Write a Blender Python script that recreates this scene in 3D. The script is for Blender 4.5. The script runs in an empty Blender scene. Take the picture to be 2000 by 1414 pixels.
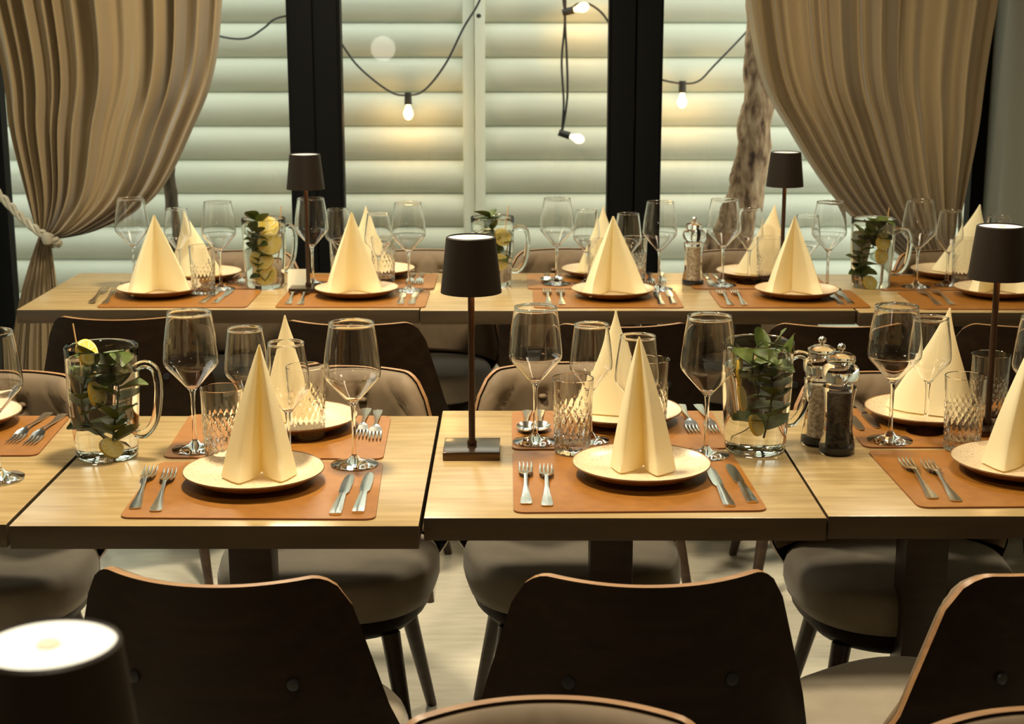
import bpy, bmesh, math, random
from mathutils import Vector, Matrix
R = random.Random(7)
S = bpy.context.scene
COL = S.collection
PI = math.pi
# ------------------------------------------------------------------ camera, sky, exposure
FPX, CZ = 3000.0, 1.59
PITCH = math.atan(667 / 3000)
CP, SP = math.cos(PITCH), math.sin(PITCH)
cam = bpy.data.cameras.new('camera'); camo = bpy.data.objects.new('camera', cam); COL.objects.link(camo)
camo.location = (0, 0, CZ); camo.rotation_euler = (PI / 2 - PITCH, 0, 0)
cam.sensor_width = 36; cam.lens = 36 * FPX / 2000; cam.clip_start = 0.02
cam.dof.use_dof = True; cam.dof.focus_distance = 2.95; cam.dof.aperture_fstop = 9.0
S.camera = camo
w = bpy.data.worlds.new('sky'); S.world = w; w.use_nodes = True
wb = w.node_tree.nodes['Background']; wb.inputs[0].default_value = (0.95, 1.0, 0.90, 1); wb.inputs[1].default_value = 2.4
S.view_settings.view_transform = 'Standard'; S.view_settings.look = 'None'
S.view_settings.exposure = 0.12; S.view_settings.gamma = 1; S.view_settings.use_curve_mapping = False
c = S.cycles
c.max_bounces = 18; c.diffuse_bounces = 4; c.glossy_bounces = 6; c.transmission_bounces = 18; c.transparent_max_bounces = 12
c.caustics_reflective = False; c.caustics_refractive = True; c.blur_glossy = 1.0
c.sample_clamp_indirect = 4.0; c.sample_clamp_direct = 0; c.use_denoising = True
try: c.denoiser = 'OPENIMAGEDENOISE'
except Exception: pass

def ray(px, py):
    x, y = (px - 1000) / FPX, -(py - 707) / FPX
    return x, CP + y * SP, -SP + y * CP
def on(px, py, z=0.75):                       # the point of the level plane at height z
    r = ray(px, py); t = (z - CZ) / r[2]; return Vector((r[0] * t, r[1] * t, z))
def at(px, py, Y):                            # the point of the upright plane at distance Y
    r = ray(px, py); t = Y / r[1]; return Vector((r[0] * t, Y, CZ + r[2] * t))

# ------------------------------------------------------------------ materials
def mat(name, col=(.5, .5, .5), rough=.5, metal=0.0, **kw):
    m = bpy.data.materials.new(name); m.use_nodes = True
    b = m.node_tree.nodes['Principled BSDF']
    b.inputs['Base Color'].default_value = (*col, 1); b.inputs['Roughness'].default_value = rough; b.inputs['Metallic'].default_value = metal
    for k, v in kw.items(): b.inputs[k.replace('_', ' ')].default_value = v
    return m
def nd(m, t, **kw):
    n = m.node_tree.nodes.new(t)
    for k, v in kw.items():
        if k in n.inputs: n.inputs[k].default_value = v
        else: setattr(n, k, v)
    return n
def lk(m, a, b): m.node_tree.links.new(a, b)
def bs(m): return m.node_tree.nodes['Principled BSDF']
def coords(m, scale, which='Object'):
    t = nd(m, 'ShaderNodeTexCoord'); mp = nd(m, 'ShaderNodeMapping'); mp.inputs['Scale'].default_value = scale
    lk(m, t.outputs[which], mp.inputs['Vector']); return mp.outputs[0]
def ramp(m, fac, stops):
    r = nd(m, 'ShaderNodeValToRGB'); e = r.color_ramp.elements
    while len(e) < len(stops): e.new(.5)
    for k, (p, cc) in enumerate(stops): e[k].position = p; e[k].color = (*cc, 1)
    lk(m, fac, r.inputs[0]); return r.outputs[0]
def noisy(name, stops, scale=(1, 1, 1), ns=5, det=6, rough=.5, bump=0, bd=.002, metal=0.0, **kw):
    m = mat(name, stops[0][1], rough, metal, **kw)
    v = coords(m, scale); n = nd(m, 'ShaderNodeTexNoise', Scale=ns, Detail=det); lk(m, v, n.inputs['Vector'])
    lk(m, ramp(m, n.outputs[0], stops), bs(m).inputs['Base Color'])
    if bump:
        b = nd(m, 'ShaderNodeBump', Strength=bump, Distance=bd); lk(m, n.outputs[0], b.inputs['Height']); lk(m, b.outputs[0], bs(m).inputs['Normal'])
    return m
M = {}
def wood(name, a, b, cc, rough):
    m = noisy(name, [(.25, a), (.5, b), (.75, cc)], (1.6, 16, 16), 3, 8, rough, .06, .001)
    return m
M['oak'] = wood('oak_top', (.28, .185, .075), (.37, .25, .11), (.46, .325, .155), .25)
M['oak_edge_shaded'] = wood('oak_edge_shaded', (.036, .021, .008), (.05, .029, .011), (.066, .039, .016), .5)  # same oak as the top, with the edges' shade put into the colour
M['ply'] = wood('dark_ply', (.011, .0052, .0022), (.016, .0075, .0032), (.023, .011, .0048), .5); bs(M['ply']).inputs['Specular IOR Level'].default_value = .12
M['ply_edge'] = wood('ply_edge', (.22, .10, .04), (.32, .16, .065), (.42, .23, .10), .35)
M['leg'] = wood('dark_leg', (.03, .017, .010), (.045, .025, .014), (.06, .035, .02), .4)
M['velvet'] = noisy('taupe_velvet', [(.3, (.27, .22, .16)), (.7, (.34, .28, .205))], (1, 1, 1), 12, 5, .75, .1, .002)
bs(M['velvet']).inputs['Sheen Weight'].default_value = .35; bs(M['velvet']).inputs['Sheen Roughness'].default_value = .4
M['pad'] = noisy('brown_velvet_shaded', [(.3, (.13, .085, .045)), (.7, (.19, .125, .068))], (1, 1, 1), 12, 5, .7, .1, .002)  # darker than the seat velvet: shade on the back pads painted in
M['mat'] = noisy('tan_leather', [(.3, (.235, .084, .008)), (.7, (.29, .11, .012))], (1, 1, 1), 40, 4, .42, .12, .0006)
M['stitch'] = mat('mat_edge', (.25, .08, .025), .5)
m = mat('plate_glaze', (.8, .7, .55), .28); M['plate'] = m
v = coords(m, (1, 1, 1)); n = nd(m, 'ShaderNodeTexNoise', Scale=260, Detail=2); lk(m, v, n.inputs['Vector'])
lk(m, ramp(m, n.outputs[0], [(.30, (.42, .27, .15)), (.40, (.66, .50, .32)), (.8, (.74, .59, .40))]), bs(m).inputs['Base Color'])
M['plate_rim'] = noisy('plate_brown_glaze', [(.3, (.20, .10, .045)), (.7, (.30, .16, .07))], (1, 1, 1), 60, 4, .35)
m = mat('napkin_paper', (.95, .87, .60), .85); M['napkin'] = m
tr = nd(m, 'ShaderNodeBsdfTranslucent'); tr.inputs[0].default_value = (.98, .78, .28, 1)
mx = nd(m, 'ShaderNodeMixShader'); mx.inputs[0].default_value = .30
lk(m, bs(m).outputs[0], mx.inputs[1]); lk(m, tr.outputs[0], mx.inputs[2]); lk(m, mx.outputs[0], m.node_tree.nodes['Material Output'].inputs[0])
v = coords(m, (1, 1, 1)); n = nd(m, 'ShaderNodeTexNoise', Scale=140, Detail=3); lk(m, v, n.inputs['Vector'])
b = nd(m, 'ShaderNodeBump', Strength=.12, Distance=.001); lk(m, n.outputs[0], b.inputs['Height']); lk(m, b.outputs[0], bs(m).inputs['Normal'])
def glassm(name, col, ior):
    m = bpy.data.materials.new(name); m.use_nodes = True; nt = m.node_tree; nt.nodes.remove(nt.nodes['Principled BSDF'])
    g = nd(m, 'ShaderNodeBsdfGlass', IOR=ior, Roughness=0.0); g.inputs[0].default_value = (*col, 1)
    lk(m, g.outputs[0], nt.nodes['Material Output'].inputs[0]); return m
M['glass'] = glassm('clear_glass', (1, 1, 1), 1.44)
M['crystal'] = glassm('cut_crystal', (1, 1, .995), 1.5)
M['jug'] = glassm('jug_glass', (.99, 1, .985), 1.38)
M['acrylic'] = glassm('clear_acrylic', (1, 1, 1), 1.42)
m = bpy.data.materials.new('window_glass'); m.use_nodes = True; nt = m.node_tree; nt.nodes.remove(nt.nodes['Principled BSDF']); M['pane'] = m
t = nd(m, 'ShaderNodeBsdfTransparent'); t.inputs[0].default_value = (.97, .985, .965, 1)
g = nd(m, 'ShaderNodeBsdfGlossy', Roughness=0.01); fr = nd(m, 'ShaderNodeFresnel', IOR=1.45); mx = nd(m, 'ShaderNodeMixShader')
lk(m, fr.outputs[0], mx.inputs[0]); lk(m, t.outputs[0], mx.inputs[1]); lk(m, g.outputs[0], mx.inputs[2]); lk(m, mx.outputs[0], nt.nodes['Material Output'].inputs[0])
M['steel'] = mat('polished_steel', (.80, .77, .70), .18, 1.0)
M['lamp'] = mat('dark_bronze_metal', (.018, .0105, .006), .5, .0, Specular_IOR_Level=.2)
M['lampbase'] = mat('polished_bronze', (.10, .06, .035), .18, .8)
M['copper'] = mat('bronze_stem', (.06, .028, .012), .35, .6)
M['frame'] = mat('black_frame', (.006, .006, .006), .5, 0, Specular_IOR_Level=.06)
M['black'] = mat('black_plastic', (.01, .01, .01), .5)
m = mat('curtain_satin', (.30, .215, .115), .30); M['curtain'] = m
bs(m).inputs['Sheen Weight'].default_value = .25
tr = nd(m, 'ShaderNodeBsdfTranslucent'); tr.inputs[0].default_value = (.50, .33, .17, 1)
mx = nd(m, 'ShaderNodeMixShader'); mx.inputs[0].default_value = .12
lk(m, bs(m).outputs[0], mx.inputs[1]); lk(m, tr.outputs[0], mx.inputs[2]); lk(m, mx.outputs[0], m.node_tree.nodes['Material Output'].inputs[0])
v = coords(m, (60, 60, 8)); n = nd(m, 'ShaderNodeTexNoise', Scale=6, Detail=3); lk(m, v, n.inputs['Vector'])
b = nd(m, 'ShaderNodeBump', Strength=.08, Distance=.002); lk(m, n.outputs[0], b.inputs['Height']); lk(m, b.outputs[0], bs(m).inputs['Normal'])
M['rope'] = mat('satin_rope', (.33, .29, .21), .45)
M['board'] = noisy('painted_board', [(.25, (.55, .575, .475)), (.5, (.61, .635, .53)), (.8, (.65, .675, .57))], (.5, 1, 6), 3, 6, .55, .1, .003)
M['post'] = noisy('painted_post', [(.3, (.62, .64, .53)), (.7, (.70, .72, .60))], (4, 4, .6), 3, 4, .5)
M['bark'] = noisy('bark', [(.3, (.04, .022, .012)), (.42, (.22, .13, .07)), (.58, (.42, .28, .16)), (.8, (.58, .44, .29))], (9, 9, 3.5), 4, 8, .9, .9, .012)
M['bark_dark'] = noisy('dark_bark', [(.3, (.03, .02, .012)), (.7, (.13, .095, .055))], (9, 9, 2), 4, 8, .9, .6, .006)
M['gravel'] = noisy('gravel', [(.3, (.05, .035, .02)), (.5, (.22, .16, .10)), (.7, (.42, .34, .25))], (1, 1, 1), 30, 3, .9, 1, .02)
M['pebble'] = noisy('pebble', [(.3, (.12, .08, .05)), (.7, (.40, .32, .23))], (1, 1, 1), 9, 2, .8)
M['leaf'] = noisy('mint_leaf', [(.3, (.045, .065, .007)), (.7, (.095, .125, .014))], (1, 1, 1), 60, 3, .5)
M['stem'] = mat('mint_stem', (.05, .06, .015), .6)
M['lemon'] = noisy('lemon_flesh', [(.3, (.80, .55, .06)), (.7, (.88, .70, .18))], (1, 1, 1), 50, 2, .4)
M['rind'] = mat('lemon_rind', (.80, .50, .03), .4)
M['pith'] = mat('lemon_pith', (.9, .82, .5), .5)
M['stick'] = mat('wooden_stick', (.62, .36, .15), .6)
M['corn'] = noisy('peppercorns', [(.4, (.006, .004, .003)), (.6, (.05, .03, .018))], (1, 1, 1), 160, 1, .6, 1, .003)
M['salt'] = noisy('coarse_salt', [(.4, (.50, .36, .22)), (.6, (.80, .66, .46))], (1, 1, 1), 160, 1, .6, 1, .003)
M['paper'] = mat('cream_card', (.85, .78, .6), .8)
M['floor'] = noisy('pale_floor', [(.3, (.62, .55, .43)), (.5, (.70, .63, .50)), (.7, (.76, .69, .56))], (1.5, 9, 1), 6, 8, .3, .05, .002)
M['wall'] = mat('olive_grey_paint', (.155, .15, .115), .8)
M['ceil'] = mat('dim_ceiling', (.16, .14, .11), .9)
def emis(name, col, st):
    m = bpy.data.materials.new(name); m.use_nodes = True; nt = m.node_tree; nt.nodes.remove(nt.nodes['Principled BSDF'])
    e = nd(m, 'ShaderNodeEmission', Strength=st); e.inputs[0].default_value = (*col, 1); lk(m, e.outputs[0], nt.nodes['Material Output'].inputs[0]); return m
M['glow'] = emis('lamp_diffuser', (1, .90, .66), 1.5)
M['under'] = emis('lamp_underside', (1, .62, .28), 5)
M['bulb'] = emis('glowing_bulb', (1, .68, .28), 7)
M['bulb_white'] = emis('pale_bulb_glow', (1, .86, .62), 2.2)  # brightness of the unlit bulb painted as a weak emission
M['globe'] = emis('globe_light', (1, .93, .78), 9)
M['down'] = emis('downlight_disc', (1, .8, .55), 8)

# ------------------------------------------------------------------ mesh helpers
class MB:
    def __init__(s): s.v = []; s.f = []; s.m = []
    def add(s, vs, fs, mi=0):
        o = len(s.v); s.v += [tuple(x) for x in vs]; s.f += [tuple(i + o for i in q) for q in fs]; s.m += [mi] * len(fs); return s
    def lathe(s, prof, seg=32, mi=0, c=(0, 0, 0), fn=None):
        idx = []; vs = []; fs = []
        for (r, z) in prof:
            if r < 1e-6: idx.append([len(vs)] * seg); vs.append((c[0], c[1], c[2] + z))
            else:
                row = []
                for j in range(seg):
                    a = 2 * PI * j / seg; rr = r + (fn(a, z, r) if fn else 0); row.append(len(vs)); vs.append((c[0] + rr * math.cos(a), c[1] + rr * math.sin(a), c[2] + z))
                idx.append(row)
        for i in range(len(prof) - 1):
            for j in range(seg):
                k = (j + 1) % seg; q = [idx[i][j], idx[i][k], idx[i + 1][k], idx[i + 1][j]]; u = []
                for x in q:
                    if x not in u: u.append(x)
                if len(u) > 2: fs.append(u)
        return s.add(vs, fs, mi)
    def tube(s, pts, rad, seg=10, mi=0, cap=True):
        pts = [Vector(p) for p in pts]; n = len(pts); rs = rad if isinstance(rad, (list, tuple)) else [rad] * n
        vs = []; fs = []; up = None
        for i, p in enumerate(pts):
            t = (pts[min(i + 1, n - 1)] - pts[max(i - 1, 0)]).normalized()
            if up is None: up = t.orthogonal().normalized()
            up = (up - t * up.dot(t)).normalized(); sd = t.cross(up)
            for j in range(seg):
                a = 2 * PI * j / seg; vs.append(p + (up * math.cos(a) + sd * math.sin(a)) * rs[i])
        for i in range(n - 1):
            for j in range(seg):
                k = (j + 1) % seg; fs.append((i * seg + j, i * seg + k, (i + 1) * seg + k, (i + 1) * seg + j))
        if cap: fs.append(tuple(range(seg))[::-1]); fs.append(tuple((n - 1) * seg + j for j in range(seg)))
        return s.add(vs, fs, mi)
    def grid(s, P, mi=0, flip=False):            # P[i][j] points
        a, b = len(P), len(P[0]); fs = []
        for i in range(a - 1):
            for j in range(b - 1):
                q = (i * b + j, i * b + j + 1, (i + 1) * b + j + 1, (i + 1) * b + j); fs.append(q[::-1] if flip else q)
        return s.add([p for r in P for p in r], fs, mi)
    def slab(s, A, B, mi=0, me=None):            # closed sheet between two grids of points
        a, b = len(A), len(A[0]); s.grid(A, mi); s.grid(B, mi, True)
        for rr in ([(A[0][j], A[0][j + 1], B[0][j + 1], B[0][j]) for j in range(b - 1)] + [(A[-1][j + 1], A[-1][j], B[-1][j], B[-1][j + 1]) for j in range(b - 1)]
                   + [(A[i + 1][0], A[i][0], B[i][0], B[i + 1][0]) for i in range(a - 1)] + [(A[i][-1], A[i + 1][-1], B[i + 1][-1], B[i][-1]) for i in range(a - 1)]):
            s.add(rr, [(0, 3, 2, 1)], mi if me is None else me)
        return s
    def box(s, x0, y0, z0, x1, y1, z1, mi=0, bev=0):
        bm = bmesh.new(); bmesh.ops.create_cube(bm, size=1)
        for q in bm.verts: q.co = ((x0 + x1) / 2 + q.co.x * (x1 - x0), (y0 + y1) / 2 + q.co.y * (y1 - y0), (z0 + z1) / 2 + q.co.z * (z1 - z0))
        if bev: bmesh.ops.bevel(bm, geom=list(bm.edges), offset=bev, segments=2, affect='EDGES', profile=.6)
        bm.verts.index_update(); s.add([q.co.copy() for q in bm.verts], [[q.index for q in f.verts] for f in bm.faces], mi); bm.free(); return s
    def prism(s, pts, z0, z1, mi=0, mside=None):  # ccw outline in xy
        n = len(pts); s.add([(p[0], p[1], z0) for p in pts] + [(p[0], p[1], z1) for p in pts], [tuple(range(n))[::-1], tuple(range(n, 2 * n))], mi)
        return s.add([(p[0], p[1], z0) for p in pts] + [(p[0], p[1], z1) for p in pts], [(i, (i + 1) % n, n + (i + 1) % n, n + i) for i in range(n)], mi if mside is None else mside)
    def build(s, name, mats, parent=None, smooth=40, loc=None):
        me = bpy.data.meshes.new(name); me.from_pydata(s.v, [], s.f)
        for q in (mats if isinstance(mats, (list, tuple)) else [mats]): me.materials.append(M[q])
        me.polygons.foreach_set('material_index', s.m)
        bm = bmesh.new(); bm.from_mesh(me); bmesh.ops.remove_doubles(bm, verts=bm.verts, dist=1e-6); bm.to_mesh(me); bm.free()
        if smooth: me.shade_smooth(); me.set_sharp_from_angle(angle=math.radians(smooth))
        o = bpy.data.objects.new(name, me); COL.objects.link(o)
        if parent: o.parent = parent
        if loc is not None: o.location = loc
        return o
def empty(name, loc=(0, 0, 0), rz=0):
    o = bpy.data.objects.new(name, None); COL.objects.link(o); o.location = loc; o.rotation_euler = (0, 0, rz); o.empty_display_size = .05; return o
def tag(o, label=None, cat=None, group=None, kind=None):
    if label: o['label'] = label
    if cat: o['category'] = cat
    if group: o['group'] = group
    if kind: o['kind'] = kind
    return o
def dup(o, parent=None):
    q = o.copy(); COL.objects.link(q)
    if parent: q.parent = parent
    for ch in list(o.children): dup(ch, q)
    return q
class Kind:                                    # first call places the built thing itself, later calls copies
    def __init__(s, fn): s.fn = fn; s.root = None
    def put(s, loc, rz=0, label=None, cat=None, group=None):
        if s.root is None: s.root = s.fn(); o = s.root
        else: o = dup(s.root)
        o.location = loc; o.rotation_euler = (0, 0, rz); tag(o, label, cat, group); return o
def struct(mb, name, m, smooth=0): return tag(mb.build(name, m, None, smooth), kind='structure')

# ------------------------------------------------------------------ the room
XL, XR, YB, YW, ZC = -1.99, 1.785, -2.5, 5.85, 2.7
struct(MB().box(XL - .1, YB - .1, -.12, XR + .1, YW + .06, 0), 'floor', 'floor')
struct(MB().box(XL - .1, YB - .1, ZC, XR + .1, YW + .1, ZC + .1), 'ceiling', 'ceil')
struct(MB().box(XL - .1, YB - .1, 0, XL, 3.0, ZC).box(XL - .1, 3.0, 2.5, XL, YW + .06, ZC).box(XL - .1, YW - .06, 0, XL, YW + .06, 2.5), 'wall_left', 'wall')
wdw = tag(empty('window_4', (XL - .05, 0, 0)), kind='structure')  # unseen side window, added to let cool daylight in from the left
mb = MB()
for a, b in ((3.0, 3.06), (4.36, 4.44), (YW - .12, YW - .06)): mb.box(-.035, a, .06, .035, b, 2.44)
mb.box(-.035, 3.0, 0, .035, YW - .06, .06).box(-.035, 3.0, 2.44, .035, YW - .06, 2.5)
tag(mb.build('window_frame', 'frame', wdw, 0), kind='structure')
for a, b in ((3.06, 4.36), (4.44, YW - .12)): tag(MB().add([(0, a, .06), (0, b, .06), (0, b, 2.44), (0, a, 2.44)], [(0, 1, 2, 3)]).build('window_pane', 'pane', wdw, 0), kind='structure')
struct(MB().box(XR, YB - .1, 0, XR + .1, YW + .06, ZC), 'wall_right', 'wall')
struct(MB().box(XL, YB - .1, 0, XR, YB, ZC), 'wall_back', 'wall')
struct(MB().box(XL, YW - .04, 2.5, XR, YW + .06, ZC), 'wall_front', 'frame')
for k, (a, b) in enumerate(((-.823, -.648), (.371, .549))):
    mb = MB(); mid = (a + b) / 2
    mb.box(a, YW - .05, 0, mid - .003, YW + .05, 2.5, 0, .004); mb.box(mid + .003, YW - .05, 0, b, YW + .05, 2.5, 0, .004)
    mb.box(mid - .004, YW - .03, 0, mid + .004, YW + .03, 2.5)
    struct(mb, 'trim_%d' % (k + 1), 'frame', 30)
for k, (a, b) in enumerate(((XL, -.823), (-.648, .371), (.549, XR))):
    wdw = tag(empty('window_%d' % (k + 1), ((a + b) / 2, YW, 0)), kind='structure'); h = (b - a) / 2
    mb = MB(); e = .075 if k == 0 else .012; f = .05 if k == 2 else .012
    mb.box(-h, -.035, 0, -h + e, .035, 2.5); mb.box(h - f, -.035, 0, h, .035, 2.5)
    mb.box(-h + e, -.035, 0, h - f, .035, .06); mb.box(-h + e, -.035, 2.44, h - f, .035, 2.5)
    tag(mb.build('window_frame', 'frame', wdw, 0), kind='structure')
    tag(MB().add([(-h + e, 0, .06), (h - f, 0, .06), (h - f, 0, 2.44), (-h + e, 0, 2.44)], [(0, 1, 2, 3)]).build('window_pane', 'pane', wdw, 0), kind='structure')

# ------------------------------------------------------------------ outside: ground, boarded wall, trees
YC = 7.8
struct(MB().box(-6, YW + .06, -.14, 6, YC + .6, -.02).box(-6, -1, -.14, XL - .1, YW + .06, -.02), 'ground_outside', 'gravel')
def boards(name, x0, x1, tilt):
    mb = MB(); z = at(1000, 313.5, YC)[2]; p = .1695
    z -= p * 12
    while z < 2.75:
        pr = [(.030, 0), (.016, .001), (.010, .004), (-.002, .016), (-.013, .032), (-.021, .05), (-.0265, .07), (-.029, .09), (-.028, .11), (-.0235, .13), (-.016, .147), (-.004, .161), (.006, p - .001), (.030, p)]
        for i in range(len(pr) - 1):
            (y0, a), (y1, b2) = pr[i], pr[i + 1]
            if z + b2 < -.02: continue
            a, b2 = a + z, b2 + z
            mb.add([(x0, YC + y0, a), (x1, YC + y0, a), (x1, YC + y1, b2), (x0, YC + y1, b2)], [(0, 1, 2, 3)])
        z += p
    mb.box(x0, YC + .022, -.02, x1, YC + .06, 2.7)
    return struct(mb, name, 'board', 50)
xm = at(926, 250, YC)[0]
o = boards('wall_outside_added', -9, 0, 0); o.location = (-4.2 - YC, 7.8, 0); o.rotation_euler = (0, 0, PI / 2); o.location = (-4.2 + YC, 8.8, 0)  # unseen boards added beyond the side window to block raw sky
boards('wall_outside_left', -6, xm, 0); boards('wall_outside_right', xm, 6, 0)
xa, xb, xc = at(905, 250, YC)[0], at(927, 250, YC)[0], at(948, 250, YC)[0]
mb = MB().box(xa, YC - .035, -.02, xb, YC + .03, 2.72, 0, .004).box(xb + .003, YC - .05, -.02, xc, YC + .03, 2.72, 0, .004)
struct(mb, 'trim_3', 'post', 30)
def trunk(name, pts, rads, m, label, branch=None):
    K_ = rads[0] / .055
    def nz(mb):
        for i, q in enumerate(mb.v):
            d = K_ * (.006 * math.sin(q[2] * 17 + q[0] * 90) + .004 * math.sin(q[2] * 41 - q[0] * 130) + R.uniform(-.004, .004))
            mb.v[i] = (q[0] + d, q[1] + d * .5, q[2])
        return mb
    def dense(P, rr, n=60):
        o = []; q = []
        for i in range(n):
            t = i / (n - 1) * (len(P) - 1); k = min(int(t), len(P) - 2); u = t - k
            o.append(Vector(P[k]).lerp(Vector(P[k + 1]), u)); q.append(rr[k] * (1 - u) + rr[k + 1] * u)
        return o, q
    t = empty(name, (pts[-1][0], pts[-1][1], -.02)); tag(t, label, 'tree', 'tree trunks outside the window')
    off = Vector(t.location); P, q = dense(pts, rads)
    nz(MB().tube([p - off for p in P], q, 16)).build('trunk', m, t, 60)
    if branch:
        P, q = dense(*branch); nz(MB().tube([p - off for p in P], q, 12)).build('branch', m, t, 60)
    return t
Yt = 6.9
def tp(px, py): return at(px, py, Yt)
b0 = tp(1440, 470)
trunk('tree_trunk', [tp(1475, -220), tp(1485, 60), tp(1483, 180), tp(1470, 300), tp(1455, 400), b0, (b0[0] - .05, Yt, -.04)],
      [.055, .062, .070, .078, .078, .085, .11], 'bark', 'thick brown tree trunk outside, beside the right curtain',
      ([tp(1452, 330), tp(1428, 400), tp(1395, 460), (tp(1380, 480)[0], Yt - .03, .5), (b0[0] - .22, Yt, -.04)], [.03, .036, .042, .045, .06]))
b0 = tp(352, 530)
trunk('tree_trunk', [tp(318, 180), tp(330, 340), tp(342, 450), b0, (b0[0] + .04, Yt, -.04)], [.024, .028, .032, .034, .05], 'bark_dark',
      'thin dark tree trunk outside, below the edge of the left curtain')
# pebbles on the ground seen under the far table, and a low plant
mb = MB(); r2 = random.Random(3)
for i in range(900):
    x, y = r2.uniform(-.75, .45), r2.uniform(6.05, 7.7); q = r2.uniform(.012, .03)
    a = [Vector((math.cos(k * 1.257 + i) * q * r2.uniform(.8, 1.2), math.sin(k * 1.257 + i) * q * r2.uniform(.8, 1.2), 0)) for k in range(5)]
    vs = [(x + p.x, y + p.y, -.02 + q * .25) for p in a] + [(x, y, -.02 + q * .8), (x, y, -.021)]
    mb.add(vs, [(k, (k + 1) % 5, 5) for k in range(5)] + [((k + 1) % 5, k, 6) for k in range(5)])
tag(mb.build('pebbles', 'pebble', None, 60), 'loose brown pebbles on the ground outside under the window', 'pebbles', None, 'stuff')
def leafgeo(mb, base, d, n, L, Wd, curl=.25, mi=0):
    d = d.normalized(); sd = d.cross(n).normalized(); n = sd.cross(d).normalized(); rows = []
    for i in range(7):
        t = i / 6; wv = Wd * math.sin(PI * min(1, t * .93 + .04)) ** .75 * (1 - .25 * t)
        cpt = base + d * (L * t) - n * (curl * L * t * t)
        rows.append([cpt - sd * wv + n * wv * .35, cpt - sd * wv * .5 + n * wv * .05, cpt, cpt + sd * wv * .5 + n * wv * .05, cpt + sd * wv + n * wv * .35])
    mb.grid(rows, mi)
pl = empty('leafy_plant', (at(948, 690, 7.3)[0], 7.3, -.02)); tag(pl, 'small green plant on the gravel outside, seen under the window table', 'plant')
mb = MB()
for i in range(26):
    a = r2.uniform(0, 6.28); leafgeo(mb, Vector((0, 0, r2.uniform(.0, .16))), Vector((math.cos(a), math.sin(a), r2.uniform(.3, 1.5))), Vector((0, 0, 1)), r2.uniform(.07, .13), .02)
mb.build('leaves', 'leaf', pl, 60); MB().tube([(0, 0, 0), (0, 0, .18)], .005, 6).build('stem', 'stem', pl)

# ------------------------------------------------------------------ string lights outside
YS = 7.64
def sm(pts, n=8):
    P = [Vector(p) for p in pts]; P = [P[0] * 2 - P[1]] + P + [P[-1] * 2 - P[-2]]; o = []
    for i in range(1, len(P) - 2):
        for k in range(n):
            t = k / n; a, b, cc, d = P[i - 1], P[i], P[i + 1], P[i + 2]
            o.append(.5 * ((2 * b) + (cc - a) * t + (2 * a - 5 * b + 4 * cc - d) * t * t + (3 * b - a - 3 * cc + d) * t ** 3))
    o.append(P[-2]); return o
def socket_bulb(parent, p, d, bright=True, r=.024):
    d = Vector(d).normalized(); p = Vector(p)
    MB().tube([p - d * .012, p + d * .045], [.017, .019], 12).build('socket', 'black', parent)
    q = d.to_track_quat('Z', 'Y').to_matrix().to_4x4(); q.translation = p + d * .045
    mb = MB().lathe([(0, 0), (.010, 0), (.013, .012), (r, .038), (r * .96, .055), (r * .6, .07), (0, .076)], 14)
    mb.v = [tuple(q @ Vector(v)) for v in mb.v]; mb.build('bulb', 'bulb' if bright else 'bulb_white', parent)
    if bright:
        l = bpy.data.lights.new('bulb_light', 'POINT'); l.energy = 2.2; l.color = (1, .55, .18); l.shadow_soft_size = .03
        lo = bpy.data.objects.new('bulb_light', l); COL.objects.link(lo); lo.location = p + d * .085 + Vector((0, -.04, -.02)); lo.parent = parent
def ys(*pp): return [at(a, b, YS) for a, b in pp]
def string(label, pts, bulbs, ties=()):
    t = empty('string_light'); tag(t, label, 'string light', 'string lights outside the window')
    MB().tube(sm(pts), .0055, 6).build('cable', 'black', t)
    for (px, py, d, br) in bulbs: socket_bulb(t, at(px, py, YS), d, br)
    for (px, py) in ties: MB().lathe([(0, -.012), (.012, -.006), (.012, .006), (0, .012)], 10, 0, at(px, py, YS)).build('clip', 'black', t)
    return t
string('drooping light string with one lit bulb between the black window posts', ys((600, -10), (662, 78), (700, 130), (760, 178), (797, 186), (830, 175), (870, 125), (905, 55), (937, 0), (950, -60)),
       [(797, 186, (0, 0, -1), True)], [(935, 31)])
string('light string with one lit bulb between right post and curtain', ys((1225, 95), (1262, 138), (1290, 155), (1333, 163), (1365, 158), (1395, 128), (1460, 60), (1500, 10)),
       [(1333, 163, (0, 0, -1), True)])
string('short light string with a round bulb near the top of the right post', ys((1098, -40), (1104, 20), (1128, 8), (1150, 8), (1175, 25), (1197, 55), (1230, 90)),
       [(1104, 24, (.9, -.2, .25), True)])
string('two cables hanging straight down with an unlit pale bulb', ys((1100, -60), (1103, 40), (1097, 120), (1101, 200), (1098, 255), (1108, 190), (1107, 110), (1104, 40), (1106, -60)),
       [(1096, 260, (.8, -.1, -.25), False)])
string('thin bare cable beside the left curtain', [at(392, 52, YC - .03)] + ys((430, 71), (480, 75), (515, 55), (540, 36)) + [at(592, 26, YC - .03)], [])

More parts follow.
